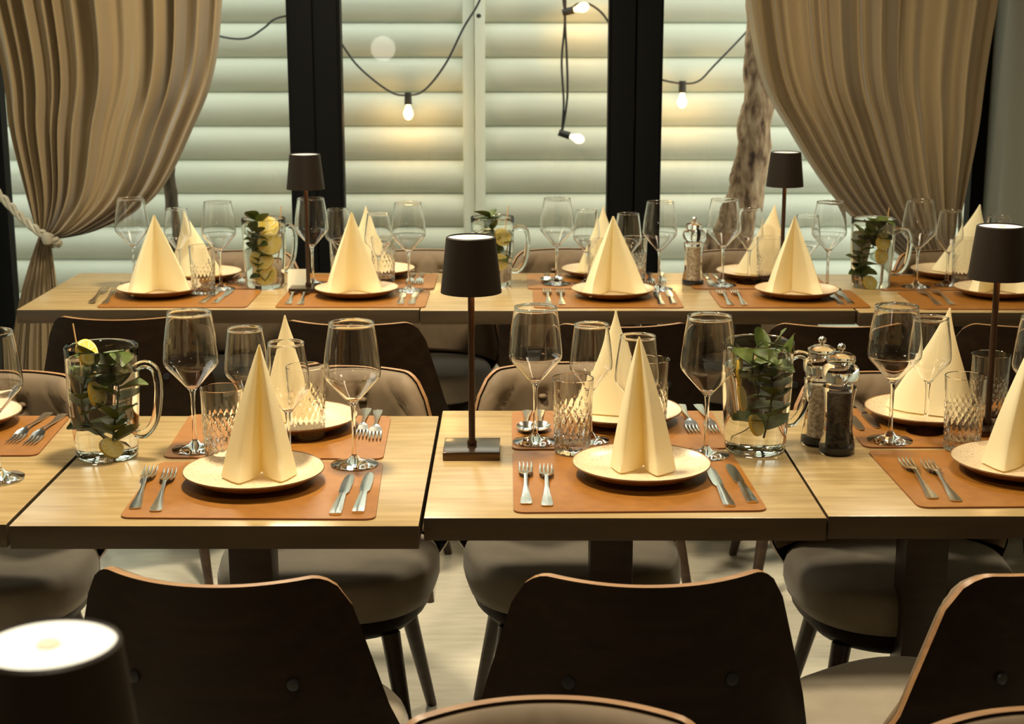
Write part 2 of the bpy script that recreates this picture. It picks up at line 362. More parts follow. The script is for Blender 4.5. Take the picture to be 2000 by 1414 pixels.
# ------------------------------------------------------------------ curtains
def bez(P, t):
    P = [Vector(p) for p in P]
    while len(P) > 1: P = [P[i].lerp(P[i + 1], t) for i in range(len(P) - 1)]
    return P[0]
def catm(P, t):
    P = [Vector(p) for p in P]; n = len(P) - 1; s = min(t * n, n - 1e-6); i = int(s); u = s - i
    a = P[max(i - 1, 0)]; b = P[i]; cc = P[i + 1]; d = P[min(i + 2, n)]
    return .5 * ((2 * b) + (cc - a) * u + (2 * a - 5 * b + 4 * cc - d) * u * u + (3 * b - a - 3 * cc + d) * u ** 3)
def curtain(name, label, inner, outer, skirt_in, skirt_out, nf, seed, AM=.066):
    Yc = 5.62; rr = random.Random(seed); NU, NV, NS = 260, 80, 30
    ph = [0]; 
    for i in range(nf): ph.append(ph[-1] + rr.uniform(.5, 1.7))
    ph = [p / ph[-1] for p in ph]; amp = [rr.uniform(.6, 1.15) for _ in range(nf)]
    drift = [(rr.uniform(-.25, .25), rr.uniform(.1, .7), rr.uniform(1.5, 5)) for _ in range(nf)]
    def fold(u, v):
        for i in range(nf):
            if u <= ph[i + 1] + 1e-9:
                q = (u - ph[i]) / (ph[i + 1] - ph[i]); s = math.sin(2 * PI * q)
                h2 = .35 * math.sin(4 * PI * q + drift[i][0] * 8 + v * 3) * drift[i][1]
                fd = .62 + .38 * math.sin(v * drift[i][2] + drift[i][0] * 25); return amp[i] * fd * (math.sin(2 * PI * q + drift[i][0] * 2.6 * math.sin(2 * PI * q)) + h2) + .35 * math.sin(u * 47 + v * 4 + 2 * math.sin(u * 13)) * drift[i][1] * math.sin(PI * q)
        return 0
    rows = []
    for i in range(NV + 1):
        v = i / NV; a = catm(inner, v); b = catm(outer, v); row = []; wid = abs(a[0] - b[0])
        A = AM * (1 - v) ** .55 + .020
        for j in range(NU + 1):
            u = j / NU; uu = u + .25 * (ph[1]) * math.sin(2 * PI * u * nf) * 0
            x, z = a[0] + (b[0] - a[0]) * uu, a[1] + (b[1] - a[1]) * uu
            row.append((x, Yc + fold(u, v) * A - .05 * math.sin(PI * u) * v, z))
        rows.append(row)
    t = empty(name, (0, 0, 0)); tag(t, label, 'curtain', 'tied-back curtains at the window')
    MB().grid(rows).build('curtain_drape', 'curtain', t, 180)
    rows = []; top = [Vector((p[0], p[2])) for p in (rows or [])]
    a0, b0 = catm(inner, 1), catm(outer, 1)
    for i in range(NS + 1):
        v = i / NS; e = 1 - (1 - v) ** 2.2; row = []
        a = Vector((a0[0] + (skirt_in - a0[0]) * e, a0[1] * (1 - v) + .015 * v)); b = Vector((b0[0] + (skirt_out - b0[0]) * e, b0[1] * (1 - v) + .015 * v))
        for j in range(NU // 2 + 1):
            u = j * 2 / NU; row.append((a.x + (b.x - a.x) * u, Yc + fold(u, 1 + v) * (.016 + .028 * e) - .02 * (1 - v), a.y + (b.y - a.y) * u))
        rows.append(row)
    MB().grid(rows).build('curtain_skirt', 'curtain', t, 180)
    return t
def cp_(px, py):
    p = at(px, py, 5.62); return (p[0], p[2])
def up(p, z): return (p[0], z)
tl = cp_(-8, 0)
curtain('curtain', 'taupe satin curtain tied back at the left of the window',
        [(-1.94, 2.42), (-1.93, 2.0), cp_(0, 120), cp_(18, 250), cp_(48, 370), cp_(68, 440), cp_(78, 462)],
        [(cp_(452, 0)[0], 2.42), (cp_(448, 0)[0], 2.0), cp_(425, 105), cp_(372, 262), cp_(302, 385), cp_(195, 448), cp_(102, 468)],
        -1.90, at(128, 640, 5.62)[0], 12, 4)
curtain('curtain', 'taupe satin curtain gathered at the right of the window',
        [(1.765, 2.42), (1.765, 2.0), cp_(1930, 120), cp_(1912, 250), cp_(1888, 370), cp_(1868, 470), cp_(1858, 545)],
        [(cp_(1425, 0)[0], 2.42), (cp_(1432, 0)[0], 2.0), cp_(1478, 120), cp_(1545, 262), cp_(1640, 400), cp_(1745, 490), cp_(1822, 552)],
        1.72, at(1770, 640, 5.62)[0], 12, 23, .092)
t = empty('curtain_tieback', at(80, 462, 5.55)); tag(t, 'pale twisted rope tieback around the left curtain', 'tieback')
off = Vector(t.location)
P = sm([at(a, b, y) - off for a, b, y in ((-12, 368, 5.56), (20, 402, 5.545), (50, 432, 5.53), (80, 455, 5.51), (108, 470, 5.53), (112, 476, 5.60), (80, 474, 5.67))])
for s_ in range(3):
    MB().tube([p + Vector((math.cos(i * .55 + s_ * 2.1) * .008, 0, math.sin(i * .55 + s_ * 2.1) * .010)) for i, p in enumerate(P)], .008, 8).build('strand', 'rope', t)
MB().lathe([(0, -.024), (.015, -.018), (.020, 0), (.015, .018), (0, .024)], 12, 0, at(92, 466, 5.50) - off).build('knot', 'rope', t)
hk = at(-12, 368, 5.56); MB().tube([(XL - off[0] - .02, 5.70 - off[1], hk[2] - off[2]), (hk[0] - off[0] + .005, hk[1] - off[1], hk[2] - off[2])], .006, 8).build('hook', 'steel', t)

# ------------------------------------------------------------------ tables
def table(name, label, x0, x1, y0, y1, zt, colx, rot=0, legs=1):
    cx, cy = (x0 + x1) / 2, (y0 + y1) / 2; t = empty(name, (cx, cy, 0), rot); tag(t, label, 'table', None)
    a, b = (x1 - x0) / 2, (y1 - y0) / 2
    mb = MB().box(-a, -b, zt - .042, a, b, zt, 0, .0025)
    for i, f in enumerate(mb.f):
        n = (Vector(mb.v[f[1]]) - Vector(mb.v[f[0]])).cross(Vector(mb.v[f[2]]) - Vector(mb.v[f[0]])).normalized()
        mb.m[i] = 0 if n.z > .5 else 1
    mb.build('tabletop', ['oak', 'oak_edge_shaded'], t, 30)
    for cx_ in colx:
        MB().box(cx_ - cx - .042, -.042, .03, cx_ - cx + .042, .042, zt - .05, 0, .004).build('column', 'leg', t, 30)
        MB().box(cx_ - cx - .13, -.13, zt - .052, cx_ - cx + .13, .13, zt - .042, 0, 0).build('mounting_plate', 'black', t, 30)
        MB().box(cx_ - cx - .2, -.2, .0, cx_ - cx + .2, .2, .03, 0, .006).build('base_plate', 'leg', t, 30)
    return t
Z = .75
table('dining_table', 'oak table under the cut-off setting left of the first mint jug', -1.56, -.864, 2.50, 3.22, Z, (-1.21,), 0)
table('dining_table', 'oak table carrying the mint jug left of the middle lamp', -.857, -.159, 2.492, 3.238, Z, (-.508,), 0)
table('dining_table', 'oak table carrying the middle lamp', -.153, .545, 2.535, 3.285, Z, (.196,), math.radians(0))
table('dining_table', 'oak table under the pepper mills at right', .549, 1.249, 2.545, 3.29, Z, (.82,), 0)
table('dining_table', 'long window table below the left curtain', -1.475, -.276, 4.495, 5.175, Z, (-1.1, -.65), 0)
table('dining_table', 'long window table behind the middle lamp', -.273, 1.02, 4.48, 5.175, Z, (.0, .75), 0)
table('dining_table', 'window table end by the right wall', 1.024, 1.74, 4.45, 5.15, Z, (1.38,), 0)
table('dining_table', 'table nearest the camera carrying the large cut-off lamp', -.75, .55, .45, 1.2, Z, (-.4, .2), 0)

# ------------------------------------------------------------------ chairs
def chair_proto():
    t = empty('upholstered_chair')
    zt = .805; z0 = .37; NS, NT = 44, 34
    def hw(z):
        q = (z - z0) / (zt - z0)
        return .19 + .082 * math.sin(min(1, q / .28) * PI / 2) - .084 * max(0, (q - .26) / .74) ** 1.05
    def edge(s):                                                   # top line, with rounded corners
        a = abs(s); return zt - (0 if a < .80 else .055 * (1 - math.sqrt(max(0, 1 - ((a - .80) / .20) ** 2))))
    def pt(s, q, off, sc=1.0, drop=0):
        z = z0 + (edge(s) - drop - z0) * q; x = s * hw(z) * sc
        y = (.085 + .13 * max(0, .55 - q)) * abs(s) ** 2.1 - .20 * (z - .45) + off
        nx = -math.copysign(.7 * abs(s) ** 1.1 * .62, s)
        return Vector((x + nx * off, y, z))
    g = lambda off, sc=1.0, dr=0, q0=0.0: [[pt(-1 + 2 * i / NS, q0 + (1 - q0) * j / NT, off, sc, dr) for j in range(NT + 1)] for i in range(NS + 1)]
    MB().slab(g(.012), g(0), 0, 1).build('backrest_shell', ['ply', 'ply_edge'], t, 50)
    def gp(th):
        o = []
        for i in range(NS + 1):
            r_ = []
            for j in range(NT + 1):
                s, q = -1 + 2 * i / NS, .22 + .78 * j / NT; e = min(1, (1 - abs(s)) / .12) ** .5 if abs(s) < 1 else 0; f = min(1, (1 - j / NT) / .10) ** .5 if j < NT else 0
                d = 0
                for bx, bq in TUFT:
                    dd = math.hypot((s - bx) * .22, (q - bq) * .4); d += .012 * math.exp(-(dd / .02) ** 2)
                for sg in (1, -1):
                    w_ = abs(((s * .22) * sg * 1.26 + (q - .66) * .4) % .144 - .072); d += .005 * math.exp(-((.072 - w_) / .007) ** 2) * (1 if q > .45 else 0)
                r_.append(pt(s, q, .0125 + (th - d) * (.25 + .75 * e * f), .985, .004))
            o.append(r_)
        return o
    TUFT = [(sx, .66) for sx in (-.52, 0, .52)] + [(sx, .84) for sx in (-.26, .26)]
    pad = MB().slab(gp(.034), g(.0122, .985, .004, .22)).build('back_pad', 'pad', t, 180)
    for bx, bq in TUFT:
        p = pt(bx, bq, .0125 + .026); MB().lathe([(0, -.006), (.009, -.004), (.011, 0), (.007, .005), (0, .006)], 10, 0, p).build('button', 'pad', pad, 180)
    for sx in (-1, 1):
        p = pt(sx * .52, .62, -.002); mb = MB().lathe([(.0, 0), (.010, 0), (.009, .004), (0, .006)], 12)
        mb.v = [(p.x + v[0], p.y - v[2], p.z + v[1]) for v in mb.v]; mb.build('bolt_cap', 'black', t, 50)
    # seat: rounded cushion on a dark ply tray
    def outline(a, b, cy, n=40, e=2.8):
        o = []
        for k in range(n):
            ca, sa = math.cos(2 * PI * k / n), math.sin(2 * PI * k / n); y = math.copysign(abs(sa) ** (2 / e), sa)
            o.append((math.copysign(abs(ca) ** (2 / e), ca) * a * (1 - .09 * y), cy + y * b))
        return o
    mb = MB(); rows = []
    for (z, f) in ((.365, .90), (.372, .97), (.395, 1.0), (.425, 1.0), (.443, .975), (.455, .93), (.461, .85), (.464, .6), (.465, .3)):
        rows.append([Vector((x, y, z)) for x, y in outline(.238 * f, .212 * f, .25)])
    for r_ in rows: r_.append(r_[0])
    mb.grid(rows); n = len(rows[-1]); mb.add(rows[-1][:-1], [tuple(range(n - 1))]); mb.add(rows[0][:-1], [tuple(range(n - 1))[::-1]])
    mb.build('seat_cushion', 'velvet', t, 180)
    mb = MB(); rows = []
    for (z, f) in ((.312, .72), (.322, .82), (.346, .92), (.366, .93)):
        rows.append([Vector((x, y, z)) for x, y in outline(.238 * f, .212 * f, .25)])
    for r_ in rows: r_.append(r_[0])
    mb.grid(rows); mb.add(rows[-1][:-1], [tuple(range(n - 1))]); mb.add(rows[0][:-1], [tuple(range(n - 1))[::-1]])
    mb.build('seat_base', 'ply', t, 60)
    for sx in (-1, 1):
        for (ty, by) in ((.12, .03), (.37, .43)):
            MB().tube([(sx * .15, ty, .322), (sx * .205, by, 0)], [.021, .012], 12).build('leg', 'leg', t, 60)
    return t
CH = Kind(chair_proto)
def chair(px, py, rz, label, group, zt=.805):
    p = on(px, py, zt); lean = .20 * (zt - .45)
    d = Vector((math.sin(-rz) * -lean, math.cos(rz) * lean)); d = Matrix.Rotation(rz, 2) @ Vector((0, lean))
    return CH.put((p.x + d.x, p.y + d.y, 0), rz, label, 'chair', group)
D = math.radians
G1 = 'chairs with dark backs at the near side of the middle table'
chair(384, 1147, D(-7), 'dark-backed chair in front of the setting left of the middle lamp', G1)
chair(1285, 1148, D(3), 'dark-backed chair in front of the setting right of the middle lamp', G1)
p = on(1893, 1128, .8); CH.put((p.x + .15, p.y + .09, 0), D(34), 'dark-backed chair turned sideways, cut off at the right edge', 'chair', G1)
G2 = 'padded chairs at the far side of the middle table'
chair(8, 722, D(184), 'tufted taupe chair behind the first mint jug, cut off at left', G2)
chair(672, 712, D(178), 'taupe chair across the table left of the middle lamp', G2)
chair(1098, 706, D(183), 'taupe chair across the table right of the middle lamp', G2)
chair(1712, 724, D(180), 'taupe chair across the table behind the pepper mills', G2)
G3 = 'chairs with dark backs at the near side of the window table'
chair(222, 626, D(0), 'dark-backed chair behind the first mint jug at the window table', G3)
chair(672, 636, D(-5), 'dark-backed chair at the window table, left of the middle lamp', G3)
chair(1222, 640, D(2), 'dark-backed chair at the window table, right of the middle lamp', G3)
chair(1655, 640, D(0), 'dark-backed chair at the window table, behind the pepper mills', G3)
chair(2035, 640, D(2), 'dark-backed chair at the window table, cut off at the right edge', G3)
G4 = 'padded chairs at the window side of the window table'
chair(478, 488, D(180), 'brown chair by the glass, behind the far mint jug at left', G4)
chair(838, 486, D(176), 'brown chair by the glass, behind the top of the middle lamp', G4)
chair(1108, 484, D(180), 'brown chair by the glass, left of the right black post', G4)
chair(1448, 486, D(180), 'brown chair by the glass, in front of the thick trunk', G4)
chair(1842, 488, D(182), 'brown chair by the glass, in front of the right curtain', G4)
G5 = 'padded chairs at the nearest table'
chair(1072, 1357, D(180), 'tan padded chair back at the bottom centre, facing the camera', G5)
chair(2030, 1378, D(181), 'tan padded chair back cut off at the bottom right corner', G5)

# ------------------------------------------------------------------ table lamps
def lamp_proto():
    t = empty('table_lamp')
    MB().box(-.056, -.056, 0, .056, .056, .017, 0, .002).build('base', 'lampbase', t, 30)
    MB().lathe([(0, .017), (.009, .017), (.010, .024), (.0065, .03), (.0065, .40), (.012, .402), (0, .404)], 16).build('stem', 'copper', t, 50)
    MB().lathe([(.058, .325), (.0595, .325), (.048, .432), (.045, .434), (.045, .431), (.0465, .429), (.058, .326)], 40).build('shade', 'lamp', t, 50)
    d = MB().lathe([(0, .426), (.0465, .426), (.0465, .431), (0, .4315)], 40).build('top_diffuser', 'glow', t, 50)
    MB().lathe([(.0, .431), (.004, .4318), (.008, .4318), (.0075, .4335), (0, .4335)], 16).build('touch_switch', 'paper', d, 50)
    MB().lathe([(.0, .405), (.03, .405), (.028, .412), (0, .412)], 24).build('light_ring', 'under', t, 50)
    l = bpy.data.lights.new('lamp_glow', 'POINT'); l.energy = .9; l.color = (1, .60, .25); l.shadow_soft_size = .02
    lo = bpy.data.objects.new('lamp_glow', l); COL.objects.link(lo); lo.location = (.020, -.016, .36); lo.parent = t
    return t
LP = Kind(lamp_proto); GL = 'small dark table lamps'
LP.put(on(922, 885), 0, 'dark bronze lamp standing in the middle of the middle table', 'lamp', GL)
LP.put((on(1955, 444, Z + .43).x, on(1955, 444, Z + .43).y, Z), 0, 'dark bronze lamp on the middle table, cut off at the right edge', 'lamp', GL)
for px, py, lb in ((595, 303, 'dark bronze lamp on the window table, before the left black post'), (1535, 299, 'dark bronze lamp on the window table, right of the tree trunk')):
    p = on(px, py, Z + .43); LP.put((p.x, p.y, Z), 0, lb, 'lamp', GL)
p = on(95, 1265, Z + .43); LP.put((p.x, p.y, Z), 0, 'large glowing lamp top close to the camera at bottom left', 'lamp', GL)

# ------------------------------------------------------------------ placemats, plates, napkins
def placemat(cs, label, group, z=Z):
    P = [on(a, b, z) for a, b in cs]; cen = sum(P, Vector()) / 4; o = []; rad = .022   # cs: front left, front right, back right, back left
    for i in range(4):
        a, b, d = P[i - 1] - cen, P[i] - cen, P[(i + 1) % 4] - cen; u, v_ = (a - b).normalized() * rad, (d - b).normalized() * rad
        for k in range(7):
            s = k / 6; o.append(b + u * (1 - s) ** 2 + v_ * s ** 2)
    t = MB().prism([(q.x, q.y) for q in o], .0005, .0035, 0, 1).build('placemat', ['mat', 'stitch'], None, 30, cen)
    return tag(t, label, 'placemat', group)
def rect(x0, x1, y0, y1, sk=0):
    z = Z; q = []
    def pr(x, y):
        dz = z - CZ; d = y * CP - dz * SP; u = y * SP + dz * CP; return (1000 + FPX * x / d, 707 - FPX * u / d)
    return [pr(x0, y0), pr(x1, y0), pr(x1 + sk, y1), pr(x0 + sk, y1)]
GM = 'tan leather placemats'
SET = {'N1': 'near setting left of the middle lamp', 'N2': 'near setting right of the middle lamp', 'N3': 'near setting cut off at the right edge',
       'B0': 'cut-off setting left of the first mint jug', 'B1': 'far-side setting left of the middle lamp', 'B2': 'far-side setting right of the middle lamp', 'B3': 'far-side setting behind the crystal tumblers at right'}
ORD = ['first', 'second', 'third', 'fourth', 'fifth']
for i in range(5):
    SET['F%d' % (i + 1)] = '%s near-side window-table setting from the left' % ORD[i]
    SET['W%d' % (i + 1)] = '%s window-side window-table setting from the left' % ORD[i]
mats = {'N1': [(232, 1014), (733, 1017), (749, 905), (312, 905)], 'B1': [(318, 896), (748, 899), (764, 815), (372, 812)],
        'N2': [(1003, 1004), (1500, 1000), (1428, 886), (1001, 884)], 'B2': [(1000, 880), (1426, 878), (1390, 805), (1000, 806)],
        'N3': [(1795, 994), (2310, 990), (2165, 884), (1693, 882)], 'B3': [(1688, 876), (2140, 876), (2050, 803), (1628, 800)],
        'B0': [(-330, 893), (72, 892), (138, 815), (-230, 815)]}
for k, cs in mats.items(): placemat(cs, 'tan leather placemat of the ' + SET[k], GM)
fx = [(-1.02, 4.52), (-.485, 4.52), (.29, 4.515), (.85, 4.515), (1.44, 4.49)]
for i, (x, y) in enumerate(fx): placemat(rect(x - .225, x + .225, y, y + .30), 'tan leather placemat of the ' + SET['F%d' % (i + 1)], GM)
wx = [(-1.03, 4.845), (-.47, 4.845), (.27, 4.845), (.80, 4.845), (1.40, 4.82)]
for i, (x, y) in enumerate(wx): placemat(rect(x - .22, x + .22, y, y + .29), 'tan leather placemat of the ' + SET['W%d' % (i + 1)], GM)

def plate_proto():
    t = empty('dinner_plate')
    MB().lathe([(0, .010), (.07, .010), (.098, .0125), (.118, .020), (.1285, .0265)], 64).build('glazed_face', 'plate', t, 60)
    MB().lathe([(0, .0), (.072, .0), (.076, .004), (.108, .011), (.1305, .0255), (.1300, .0280), (.1285, .0265)], 64).build('brown_rim', 'plate_rim', t, 60)
    return t
PL = Kind(plate_proto); GP = 'beige stoneware plates'
MT = .0036
plates = {'N1': on(497, 945), 'N2': on(1252, 931), 'N3': on(1993, 925), 'B1': on(578, 838), 'B2': on(1212, 824), 'B3': on(1808, 822), 'B0': on(-80, 832)}
for i, (px, py) in enumerate(((312, 578), (697, 579), (1197, 581), (1555, 581), (1945, 579))): plates['F%d' % (i + 1)] = on(px, py)
for i, (px, py) in enumerate(((395, 547), (735, 540), (1172, 541), (1475, 545), (1855, 542))): plates['W%d' % (i + 1)] = on(px, py)
for k, p in plates.items(): PL.put((p.x, p.y, Z + MT), 0, 'beige stoneware plate of the ' + SET[k], 'plate', GP)

def napkin(loc, wl, wr, h, rz, label, flare=1.0, dep=.6, tx=0, sd=0, rx=.5):
    rr = random.Random(sd); NT = 30; a = rr.uniform(-.06, .06)                     # rx: where each leaf's front ridge sits, 0 centre .. 1 outer edge
    half = [(0, .34), (.10 * rx, .20), (.45 * rx, -.22), (.80 * rx, -.58), (rx, -.70), (rx + .22 * (1 - rx), -.68), (rx + .6 * (1 - rx), -.50), (1.0, -.16), (.96, .08), (.78, .28), (.5, .40), (.22, .46)]
    if rx < .75: half = [(0, .42), (.045, .16), (.12, -.16), (.28, -.46), (.50, -.76), (.56, -.78), (.72, -.56), (.90, -.24), (1, .02), (.84, .26), (.45, .46)]
    loop = [(x, y) for x, y in half] + [(0, .48)] + [(-x, y) for x, y in half[:0:-1]]
    rows = []
    for i in range(NT + 1):
        t = i / NT; s = ((1 - t) ** flare) * (1 - .02) + .02; row = []
        for x, y in loop:
            w_ = wr if x > 0 else wl
            tip = 1 + .16 * max(0, 1 - t * 7) * (1 if y < -.4 else 0)
            row.append(Vector((x * w_ * s * (1 + .06 * math.sin(PI * t)) + tx * t + a * .02 * math.sin(PI * t), y * dep * (wl + wr) * s * .62 * tip + .010 * t, h * t)))
        row.append(row[0]); rows.append(row)
    mb = MB().grid(rows); n = len(loop); mb.add(rows[-1][:-1], [tuple(range(n))])
    t = mb.build('folded_napkin', 'napkin', None, 60, loc); t.rotation_euler = (0, 0, rz)
    return tag(t, label, 'napkin', 'standing cream napkins')
PZ = Z + MT + .0135
def nap(k, dx, dy, *a, **kw):
    p = plates[k]; napkin((p.x + dx, p.y + dy, PZ), *a, 'standing cream napkin of the ' + SET[k], **kw)
nap('N1', .014, .0, .074, .066, .245, D(8), flare=.95, tx=.004, sd=1, rx=.62)
nap('N2', .002, .0, .062, .064, .25, D(-14), flare=.88, tx=-.012, sd=2, rx=.6)
nap('N3', .010, .0, .082, .080, .25, D(-14), flare=.95, tx=.0, sd=3)
nap('B1', -.02, .02, .075, .075, .225, D(196), flare=1.1, sd=4)
nap('B2', -.01, .02, .085, .085, .225, D(165), flare=1.25, sd=5)
nap('B3', .015, .02, .10, .10, .23, D(150), flare=1.2, tx=-.03, sd=6)
nap('B0', .0, .0, .085, .085, .2, D(180), flare=1.1, sd=7)
nap('F1', .0, .0, .10, .095, .235, D(20), flare=1.0, dep=.78, sd=8, tx=-.004, rx=.9)
nap('F2', -.01, .0, .09, .09, .245, D(10), flare=1.0, dep=.78, sd=9, rx=.9)
nap('F3', .0, .0, .10, .10, .235, D(12), flare=1.0, dep=.78, sd=10, rx=.9)
nap('F4', -.012, .0, .088, .088, .235, D(2), flare=1.0, dep=.78, sd=11, rx=.9)
nap('F5', .0, .0, .088, .088, .22, D(0), flare=1.0, dep=.78, sd=12, rx=.9)
nap('W1', -.02, .01, .09, .09, .215, D(185), flare=1.2, sd=13, tx=.03)
nap('W2', -.03, .01, .09, .09, .22, D(175), flare=1.2, sd=14)
nap('W3', .01, .01, .09, .09, .22, D(170), flare=1.2, sd=15)
nap('W4', .03, .01, .10, .10, .23, D(160), flare=1.15, sd=16, tx=-.03)
nap('W5', .05, .01, .11, .11, .23, D(150), flare=1.15, sd=17, tx=-.04)

# ------------------------------------------------------------------ glassware
def wine(big):
    k = 1.0 if big else .86; q = .80 if big else .86
    def fn():
        t = empty('wine_glass' if big else 'small_wine_glass')
        H = .28 if big else .243; sb = .120 if big else .105; r0 = .0425 if big else .034; rm = .0545 if big else .0435; zc = sb + (.058 if big else .05)
        MB().lathe([(0, .002), (.042 * k, .0), (.0455 * k, .001), (.0455 * k, .0025), (.03 * k, .006), (.012, .0115), (.0052, .020)], 48).build('foot', 'glass', t, 50)
        MB().lathe([(.0052, .020), (.0042, .035), (.0038, .07), (.0042, sb - .015), (.0060, sb)], 32).build('stem', 'glass', t, 60)
        th = .0012
        op = [(.0060, sb), (.0115, sb + .007), (rm * .62, sb + (zc - sb) * .55), (rm * .93, zc - .007), (rm, zc + .004), (rm * .985, zc + .020), (rm * .925, zc + (H - zc) * .5), (r0, H - .0015)]
        out = [catm([(q[0], q[1], 0) for q in op], i / 40) for i in range(41)]; out = [(q[0], q[1]) for q in out]
        bead = [(r0 + .0007, H - .0008), (r0 + .0003, H - .0001), (r0 - .0006, H + .0002), (r0 - .0014, H - .0001), (r0 - .0018, H - .0008)]
        inner_ = [(r_ - th, z_ + (0 if z_ > zc else .0006)) for r_, z_ in out[::-1] if r_ > .010]; zb = inner_[-1][1]
        MB().lathe(out + bead + inner_ + [(.005, zb - .002), (0, zb - .0025)], 64).build('bowl', 'glass', t, 50)
        return t
    return fn
BG, SG = Kind(wine(True)), Kind(wine(False))
GW, GS, GT = 'large wine glasses', 'small wine glasses', 'cut crystal tumblers'
def big(px, top, lb, h=.279): p = on(px, top, Z + h); return BG.put((p.x, p.y, Z + MT), 0, lb, 'wine glass', GW)
def small(px, top, lb, h=.242): p = on(px, top, Z + h); return SG.put((p.x, p.y, Z + MT), 0, lb, 'wine glass', GS)
big(369, 613, 'large wine glass between the first mint jug and a tumbler')
big(686, 634, 'large wine glass above the knives left of the middle lamp')
big(1046, 603, 'large wine glass just right of the middle lamp, before a tumbler')
big(1386, 621, 'large wine glass overlapping the second mint jug')
big(1752, 601, 'large wine glass right of the pepper mills')
big(-22, 652, 'large wine glass cut off by the left edge')
big(2040, 622, 'large wine glass cut off by the right edge beside a napkin')
small(478, 645, 'small wine glass between the two large ones left of the middle lamp')
small(558, 673, 'small wine glass behind the near napkin left of the middle lamp')
small(1155, 637, 'small wine glass behind a tumbler and beside the far-side napkin, right of the middle lamp')
small(1246, 660, 'small wine glass behind the near napkin right of the middle lamp')
small(1820, 624, 'small wine glass before the far-side napkin at right')
O9 = ['first', 'second', 'third', 'fourth', 'fifth', 'sixth', 'seventh', 'eighth', 'ninth']
for i, (px, top) in enumerate(((255, 395), (425, 402), (607, 395), (797, 404), (1088, 395), (1290, 402), (1415, 397), (1622, 402), (1798, 399))):
    big(px, top, '%s large wine glass from the left on the window table' % O9[i], .27)
for i, (px, top) in enumerate(((345, 414), (660, 415), (738, 424), (1146, 417), (1227, 424), (1466, 415), (1577, 427), (1857, 418), (1952, 429))):
    small(px, top, '%s small wine glass from the left on the window table' % O9[i], .235)

def tumbler_proto():
    t = empty('cut_tumbler'); H = .152
    def cut(a, z, r):
        if z > .108 or r < .03: return 0
        k = min(1, (.108 - z) / .012) * min(1, max(0, (z - .006) / .006)); n = 20; w_ = z / .0115
        d1 = abs(((a * n / (2 * PI) + w_ * .5) % 1) - .5) * 2; d2 = abs(((a * n / (2 * PI) - w_ * .5) % 1) - .5) * 2
        return -.0015 * k * (max(0, 1 - d1 * 2.2) + max(0, 1 - d2 * 2.2)) * .75
    prof = [(0, .002), (.030, .001), (.0350, .003)] + [(.0355 + .0055 * z / H, z) for z in [.005 + .0027 * i for i in range(39)]] + [(.0397, .118), (.0404, .135), (.041, H - .001), (.0404, H)]
    inn = [(.0388, H - .0008), (.0378, .135), (.0371, .118), (.0365, .108), (.0345, .05), (.0335, .026), (.029, .0195), (.02, .018), (0, .018)]
    MB().lathe(prof, 128, 0, fn=cut).build('cut_body', 'crystal', t, 25)
    MB().lathe([prof[-1]] + inn, 64).build('inner_wall', 'crystal', t, 50)
    return t
TB = Kind(tumbler_proto)
def tumb(px, top, lb, h=.152): p = on(px, top, Z + h); return TB.put((p.x, p.y, Z + MT), R.uniform(0, 3), lb, 'tumbler', GT)
tumb(432, 760, 'cut crystal tumbler beside the near napkin left of the middle lamp')
tumb(597, 718, 'cut crystal tumbler behind the near napkin left of the middle lamp')
tumb(1119, 741, 'cut crystal tumbler left of the near napkin right of the middle lamp')
tumb(1270, 704, 'cut crystal tumbler behind the near napkin right of the middle lamp')
tumb(1887, 737, 'front crystal tumbler of the pair beside the napkin at right')
tumb(1936, 694, 'rear crystal tumbler of the pair beside the napkin at right')
for i, (px, top) in enumerate(((394, 482), (668, 470), (748, 465), (1172, 470), (1240, 465), (1503, 466), (1886, 468))):
    tumb(px, top, '%s crystal tumbler from the left on the window table' % O9[i], .152)

# ------------------------------------------------------------------ jugs of water with mint and lemon
def jug_proto():
    t = empty('water_jug'); H = .222; WL = .175
    ro = lambda z: .060 + .008 * min(1, z / .12) + .003 * (z / H) ** 2
    out = [(0, .003), (.054, .0), (.058, .003)] + [(ro(z), z) for z in (.008, .02, .04, .07, .10, .13, .16, .19, .21, .219)] + [(ro(H) - .001, H)]
    inn = [(ro(.219) - .004, .219), (ro(.2) - .0045, .2), (ro(WL) - .0045, WL)]
    MB().lathe(out + inn, 64).build('jug_body', 'jug', t, 50)
    w_ = MB().lathe([(ro(WL) - .0045, WL), (.03, WL - .0004), (0, WL - .0004)], 48).build('water_surface', 'jug', t, 50)
    r = ro(.18)
    MB().tube(sm([(r - .003, 0, .180), (r + .018, 0, .189), (r + .038, 0, .182), (r + .046, 0, .155), (r + .044, 0, .115), (r + .034, 0, .075), (r + .014, 0, .050), (r - .006, 0, .048)], 6), .0085, 14).build('handle', 'jug', t, 60)
    return t
JG = Kind(jug_proto)
LW = .54
def sprig(loc, pts, nl, L, seed, label, hang=None):
    rr = random.Random(seed); t = empty('mint_sprig', loc); tag(t, label, 'mint sprig', 'mint sprigs in the jugs')
    P = sm(pts, 8); MB().tube(P, .0016, 6).build('stem', 'stem', t, 60); mb = MB()
    for i in range(nl):
        u = .12 + .88 * i / (nl - 1); k = min(int(u * (len(P) - 1)), len(P) - 2); d = (P[k + 1] - P[k]).normalized(); a = i * 2.4 + rr.uniform(-.4, .4)
        o = d.orthogonal().normalized(); o = (Matrix.Rotation(a, 3, d) @ o); ln = L * rr.uniform(.7, 1.15)
        leafgeo(mb, P[k], o + d * rr.uniform(.1, .9), d, ln, ln * LW, rr.uniform(.05, .35))
    mb.build('leaves', 'leaf', t, 80); return t
